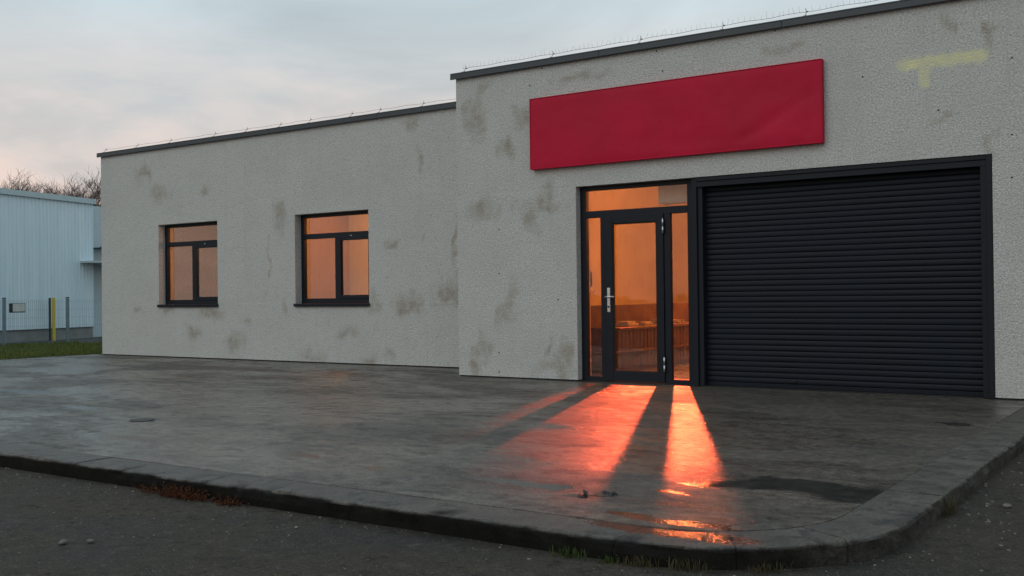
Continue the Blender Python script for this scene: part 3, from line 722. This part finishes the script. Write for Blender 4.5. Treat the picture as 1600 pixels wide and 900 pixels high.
# fence
SA, SB = Vector((-26.9, 3.95, 0)), Vector((-27.95, 7.75, 0)); sdv = (SB-SA).normalized(); snv = Vector((sdv.y, -sdv.x, 0))   # snv points to the apron
fn = empty('wire_fence', (-24.45, 3.5, 0)); tag(fn, 'low wire mesh fence on slim steel posts beyond the grass', 'fence')
FA, FB = Vector((-24.56, 2.713, 0)), Vector((-24.30, 4.233, 0)); fdv = (FB-FA)
for k in range(-3, 5):
    p = FA+fdv*k
    q = MB(); q.box(p.x-.03, p.x+.03, p.y-.03, p.y+.03, -.1, 1.15); q.build('post', 'galvanised', fn, .004)
    q = MB(); q.box(p.x-.033, p.x+.033, p.y-.033, p.y+.033, 1.1505, 1.17); q.build('post_cap', 'dark_plastic', fn)
    if k < 4:
        a, c_ = p+fdv*.03, p+fdv*.97; mb = MB(); nv = 30
        for j in range(nv+1):
            u = a.lerp(c_, j/nv); mb.box(u.x-.0014, u.x+.0014, u.y-.0014, u.y+.0014, .06, 1.12)
        for zz in [.06+.2*i for i in range(6)]:
            mb.tube([Vector((a.x+.004, a.y, zz)), Vector((c_.x+.004, c_.y, zz))], [.002, .002], 4)
        mb.build('mesh_panel', 'galvanised', fn)
pl = empty('fence_plate', FA+fdv*.24+Vector((.03, 0, .9))); tag(pl, 'small pale notice plate with dark border on the wire fence', 'sign')
def on_f(u, dn, zz): 
    p = FA+fdv*u; return Vector((p.x+dn, p.y, zz))
def plate(name, u0, u1, z0, z1, d0, mat):
    mb = MB(); n0 = [on_f(u0, d0, z0), on_f(u1, d0, z0), on_f(u1, d0, z1), on_f(u0, d0, z1)]; n1 = [v-Vector((.004, 0, 0)) for v in n0]
    mb.quad(*n0); mb.quad(*reversed(n1))
    for i in range(4): mb.quad(n0[i], n1[i], n1[(i+1) % 4], n0[(i+1) % 4])
    mb.build(name, mat, pl)
plate('plate', .07, .32, .80, 1.03, .014, 'dark_plastic'); plate('notice_face', .125, .31, .825, 1.02, .020, 'white_paint'); plate('dark_mark', .08, .115, .90, .97, .022, 'shed_dark')
yp = SA.lerp(SB, .385)+snv*.35
q = MB(); q.tube([Vector((yp.x, yp.y, -.1)), Vector((yp.x, yp.y, 1.14)), Vector((yp.x, yp.y, 1.17))], [.045, .045, .04], 14)
ypo = q.build('marker_post', 'yellow_paint', None, 0, False); tag(ypo, 'bright yellow upright post in front of the pale shed', 'post')
q = MB(); q.box(yp.x-.10, yp.x-.065, yp.y-.09, yp.y-.04, -.1, 1.16); q.build('back_bar', 'shed_dark', ypo)

# shed
shd = empty('metal_shed', SA); tag(shd, 'pale blue corrugated metal shed behind the wire fence', 'shed')
def sp_(u, dn, zz): return SA+sdv*u+snv*dn+Vector((0, 0, zz))
def sbox(mb, u0, u1, d0, d1, z0, z1, mi=0):
    n = len(mb.v)
    mb.v += [tuple(sp_(u, d_, zz)) for zz in (z0, z1) for d_ in (d0, d1) for u in (u0, u1)]
    for qq in ((0, 2, 3, 1), (4, 5, 7, 6), (0, 1, 5, 4), (2, 6, 7, 3), (0, 4, 6, 2), (1, 3, 7, 5)): mb.f.append(tuple(n+i for i in qq)); mb.mi.append(mi)
U0, U1 = -9.0, 3.5
nsh = 13; wsh = (U1-U0)/nsh
for k in range(nsh):
    mb = MB(); u = U0+k*wsh; prof2 = []; nr_ = 7; pw = wsh/nr_
    for r in range(nr_): b0 = u+r*pw; prof2 += [(b0, 0), (b0+pw*.55, 0), (b0+pw*.66, .022), (b0+pw*.89, .022)]
    prof2.append((u+wsh-.001, 0))
    for (uu, dd) in prof2: mb.v += [tuple(sp_(uu, dd, .30)), tuple(sp_(uu, dd, 4.0))]
    for i in range(len(prof2)-1): mb.f.append((2*i, 2*i+2, 2*i+3, 2*i+1)); mb.mi.append(0)
    mb.build('cladding_sheet', 'cladding', shd)
mb = MB(); sbox(mb, U0, U1, -7.9, -.05, -.1, 3.98); mb.build('core_wall', 'cladding', shd)
mb = MB(); sbox(mb, U0-.05, U1+.04, -8.0, .06, 4.001, 4.10); sbox(mb, U0-.05, U1+.04, .061, .09, 3.95, 4.10); mb.build('roof_trim', 'shed_trim', shd)
mb = MB(); sbox(mb, U0, U1-.02, -.045, -.012, -.12, .285); mb.build('plinth', 'plinth', shd)
mb = MB(); sbox(mb, U0, U1, .0, .03, .286, .30); mb.build('drip_flashing', 'shed_dark', shd)
# set-back annex with canopy at the shed's near end
mb = MB(); sbox(mb, U1+.001, U1+4, -3.5, -.35, -.1, 3.95); mb.build('annex_wall', 'shed_trim', shd)
mb = MB(); sbox(mb, U1-.55, U1+3, -.30, .75, 2.18, 2.24); sbox(mb, U1+.1, U1+3, -.3, .5, 2.12, 2.1795); mb.build('canopy', 'white_paint', shd)
mb = MB(); sbox(mb, U1+.25, U1+1.2, .05, .45, 2.62, 2.70); sbox(mb, U1+.4, U1+1.0, -.349, .049, 2.64, 2.68); mb.build('wall_bracket', 'shed_dark', shd)

# bare trees behind the shed
def bare_tree(seed, H):
    rnd = random.Random(seed); tr_ = MB(); cw = MB()
    def grow(p, d, L, r, lvl):
        n = 4; pts_ = [p]; rs_ = [r]; cur = p; dd = d.copy()
        for i in range(n):
            dd = (dd+Vector((rnd.uniform(-.16, .16), rnd.uniform(-.16, .16), rnd.uniform(-.03, .13)))).normalized()
            cur = cur+dd*L/n; pts_.append(cur); rs_.append(r*(1-.55*(i+1)/n))
        (tr_ if lvl == 0 else cw).tube(pts_, rs_, 7 if lvl == 0 else (5 if lvl < 3 else 3), cap=False)
        if lvl >= 5 or L < .16: return
        nb_ = rnd.randint(4, 5) if lvl else rnd.randint(7, 9)
        for k in range(nb_):
            tt = rnd.uniform(.30, 1.0) if lvl else rnd.uniform(.35, 1.0)
            i = min(n-1, int(tt*n)); bp = pts_[i].lerp(pts_[i+1], tt*n-i)
            ax = Vector((rnd.uniform(-1, 1), rnd.uniform(-1, 1), rnd.uniform(-.15, .5))).normalized()
            nd = (dd*rnd.uniform(.5, 1.0)+ax*rnd.uniform(.5, .95)).normalized()
            grow(bp, nd, L*rnd.uniform(.5, .72), max(.008, r*(1-.55*tt)*rnd.uniform(.45, .65)), lvl+1)
    grow(Vector((0, 0, -.2)), Vector((0, 0, 1)), H*.55, H*.022, 0)
    k = H/max(v[2] for v in cw.v)
    for q_ in (tr_, cw): q_.v = [(a*k, b_*k, c_*k) for a, b_, c_ in q_.v]
    return tr_.mesh('trunk', 'bark'), cw.mesh('crown', 'bark')
tms = [bare_tree(sd_, 9) for sd_ in (3, 8, 15)]
TL = [(-60.0, 22.5, 0, .98, 'leftmost bare tree rising behind the pale shed roof'), (-60.5, 24.2, 1, 1.0, 'bare tree second from the left behind the shed roof'), (-60.0, 25.3, 2, 1.03, 'bare tree third from the left behind the shed roof'),
      (-60.0, 26.7, 0, 1.08, 'tallest twiggy bare tree in the middle behind the shed roof'), (-60.5, 28.2, 1, 1.03, 'bare tree right of the tallest one behind the shed roof'), (-59.0, 29.0, 2, .97, 'bare tree peeping out beside the building corner'),
      (-64.0, 24.0, 2, 1.03, 'bare tree behind the second from the left, partly hidden by it'), (-65.0, 26.3, 0, 1.06, 'bare tree behind the third from the left, partly hidden by it'), (-64.5, 28.3, 1, 1.10, 'bare tree just behind the tallest one'),
      (-64.0, 30.1, 2, 1.06, 'farther bare tree between the last two before the building corner'), (-63.0, 31.3, 0, 1.0, 'farthest bare tree right at the building corner')]
for i, (x, y, k, sc, lb) in enumerate(TL):
    e_ = empty('bare_tree', (x, y, -.1)); e_.scale = (sc, sc, sc); e_.rotation_euler.z = i*1.3
    tag(e_, lb, 'tree', 'bare trees behind the shed')
    for nm, me in zip(('trunk', 'crown'), tms[k]):
        o = bpy.data.objects.new(nm, me); C.objects.link(o); o.parent = e_

# ================================================================== SMALL THINGS ON THE ROAD
def lump(rnd, r, flat=.6):
    bm = bmesh.new(); bmesh.ops.create_icosphere(bm, subdivisions=1, radius=r)
    for v in bm.verts:
        k = rnd.uniform(.7, 1.25); v.co = Vector((v.co.x*k*rnd.uniform(.9, 1.1), v.co.y*k, v.co.z*k*flat))
    vs_ = [v.co.copy() for v in bm.verts]; fs = [[v.index for v in f_.verts] for f_ in bm.faces]; bm.free(); return vs_, fs
lumps = [lump(random, 1.0) for _ in range(8)]
def scatter(name, mat, n, gen, label, rmin, rmax):
    mb = MB()
    for _ in range(n):
        x, y = gen(); r = rmin+(rmax-rmin)*random.random()**3; vs_, fs = random.choice(lumps); a = random.uniform(0, 6.28); b0 = len(mb.v); ca, sa_ = math.cos(a), math.sin(a)
        for v in vs_: mb.v.append((x+(v.x*ca-v.y*sa_)*r, y+(v.x*sa_+v.y*ca)*r, RZ+v.z*r+r*.25))
        for f_ in fs: mb.f.append(tuple(b0+i for i in f_)); mb.mi.append(0)
    tag(mb.build(name, mat), label, 'gravel', kind='stuff')
def gen_road():
    while True:
        x = random.uniform(-8, 0); y = random.uniform(-10.4, -7.15)
        if mnoise.noise((x*1.3, y*1.3, 8))+.5 > random.random(): return x, y
def gen_edge():
    if random.random() < .55:
        return -1.21+abs(random.gauss(0, .25)), random.uniform(-6.6, -2.5)
    s_ = random.uniform(8, 17.8); p, n = kerb_path(s_); d = abs(random.gauss(0, .10))+.01
    p = p+n*d; return p.x, p.y
scatter('gravel', 'stone', 3200, gen_road, 'fine grey grit lying on the asphalt', .002, .009)
scatter('kerb_gravel', 'pale_chip', 300, gen_edge, 'pale chips of gravel lying along the kerb foot', .003, .012)
for i, (x, y, r, lb) in enumerate(((-4.67, -8.27, .028, 'larger grey stone on the asphalt at far left'), (-4.58, -8.18, .024, 'smaller grey stone right of its twin on the asphalt'), (-3.95, -7.42, .014, 'small pale stone near the kerb right of the rusty weed'),
                                   (-.98, -5.02, .030, 'pale stone by the kerb on the dirt at right'), (-.86, -4.85, .022, 'small pale stone behind another on the dirt at right'))):
    vs_, fs = lump(random, r, .6); mb = MB(); mb.v = [tuple(v) for v in vs_]; mb.f = [tuple(f_) for f_ in fs]; mb.mi = [0]*len(fs)
    o = mb.build('stone', 'stone' if i < 2 else 'pale_chip', loc=(x, y, RZ+r*.4)); tag(o, lb, 'stone', 'loose stones on the road')
    s_m = o.modifiers.new('sub', 'SUBSURF'); s_m.levels = 1; s_m.render_levels = 1
def tuft(name, mat, cx_, cy__, sx_, sy_, n, h0, h1, label, wd=.006, lean=.9):
    e_ = [(random.gauss(cx_, sx_), random.gauss(cy__, sy_)) for _ in range(n)]
    ps = [(x, min(y, CO_Y-CO_R-.012) if x < CO_X else y, RZ) for x, y in e_]
    tag(blades(name, mat, ps, h0, h1, wd, lean), label, 'weed')
KY = CO_Y-CO_R-.03
def weedy(name, cx_, cy__, sx_, n, hh, label):
    mb = MB()
    for _ in range(n):
        x = random.gauss(cx_, sx_); y = cy__-abs(random.gauss(0, .035)); a = random.uniform(0, 6.28); l = random.uniform(.3, 1)*hh
        d = Vector((math.cos(a)*.9, math.sin(a)*.6-.2, random.uniform(.3, 1.0))).normalized(); p0 = Vector((x, y, RZ)); p1 = p0+d*l
        mb.tube([p0, p0.lerp(p1, .5)+Vector((0, 0, .006)), p1], [.0018, .0014, .0008], 3, cap=False)
        for k in range(5):
            c_ = p0.lerp(p1, random.uniform(.25, 1)); s_ = random.uniform(.006, .014); u = Vector((random.uniform(-1, 1), random.uniform(-1, 1), random.uniform(-.5, .8))).normalized()*s_; v = u.orthogonal().normalized()*s_*.45
            mb.quad(c_, c_+u*.5+v, c_+u, c_+u*.5-v)
    tag(mb.build(name, 'weed_rust'), label, 'weed')
weedy('rusty_weed', -5.16, KY, .13, 230, .10, 'rust-coloured dead weed patch at the foot of the kerb')
weedy('rusty_weed', -4.72, KY, .035, 50, .06, 'small rust-coloured weed clump right of the larger patch by the kerb')
tuft('grass_tuft', 'grass_fresh', -2.45, KY-.01, .05, .015, 60, .015, .05, 'short green grass tuft at the foot of the kerb')
tuft('grass_tuft', 'grass_fresh', -2.25, KY-.01, .03, .015, 40, .015, .04, 'second smaller green tuft beside the longer one at the kerb')
def ktuft(s_, n, mat, h0, h1, label):
    p, nn = kerb_path(s_); tp = Vector((-nn.y, nn.x, 0)); ps = []
    for _ in range(n):
        q = p+nn*(.012+abs(random.gauss(0, .018)))+tp*max(-.09, min(.09, random.gauss(0, .05))); ps.append((q.x, q.y, RZ))
    tag(blades('dry_tuft', mat, ps, h0, h1, .005, 1.1), label, 'weed', 'dry tufts along the kerb foot')
La = CO_R*math.pi/2
ktuft(16.4+La*.08, 90, 'grass_dry', .015, .06, 'sparse dry tuft where the kerb starts to bend')
ktuft(16.4+La*.22, 70, 'grass_dry', .02, .07, 'dry grass tuft on the first part of the kerb bend')
ktuft(16.4+La*.42, 60, 'grass_dry', .015, .05, 'dry straggly tuft at the middle of the kerb bend')
ktuft(16.4+La+.75, 45, 'grass_dry', .03, .12, 'yellowish dry weed sprawling at the kerb on the right')

# two clumps of dark wet leaf scraps on the apron near the kerb
for (cx_, cy__, lb) in ((-2.85, -6.36, 'clump of dark wet scraps on the apron, left of the other clump'), (-2.74, -6.27, 'clump of dark wet scraps on the apron, nearer the right light beam')):
    mb = MB()
    for _ in range(9):
        c_ = Vector((random.gauss(cx_, .022), random.gauss(cy__, .016), .004+random.random()*.008)); u = Vector((random.uniform(-1, 1), random.uniform(-1, 1), random.uniform(-.2, .5))).normalized()*random.uniform(.010, .024); v = u.orthogonal().normalized()*u.length*.6
        mb.quad(c_-u, c_-v, c_+u+Vector((0, 0, .004)), c_+v)
    tag(mb.build('leaf_scraps', 'iron'), lb, 'debris', 'dark scraps on the apron')
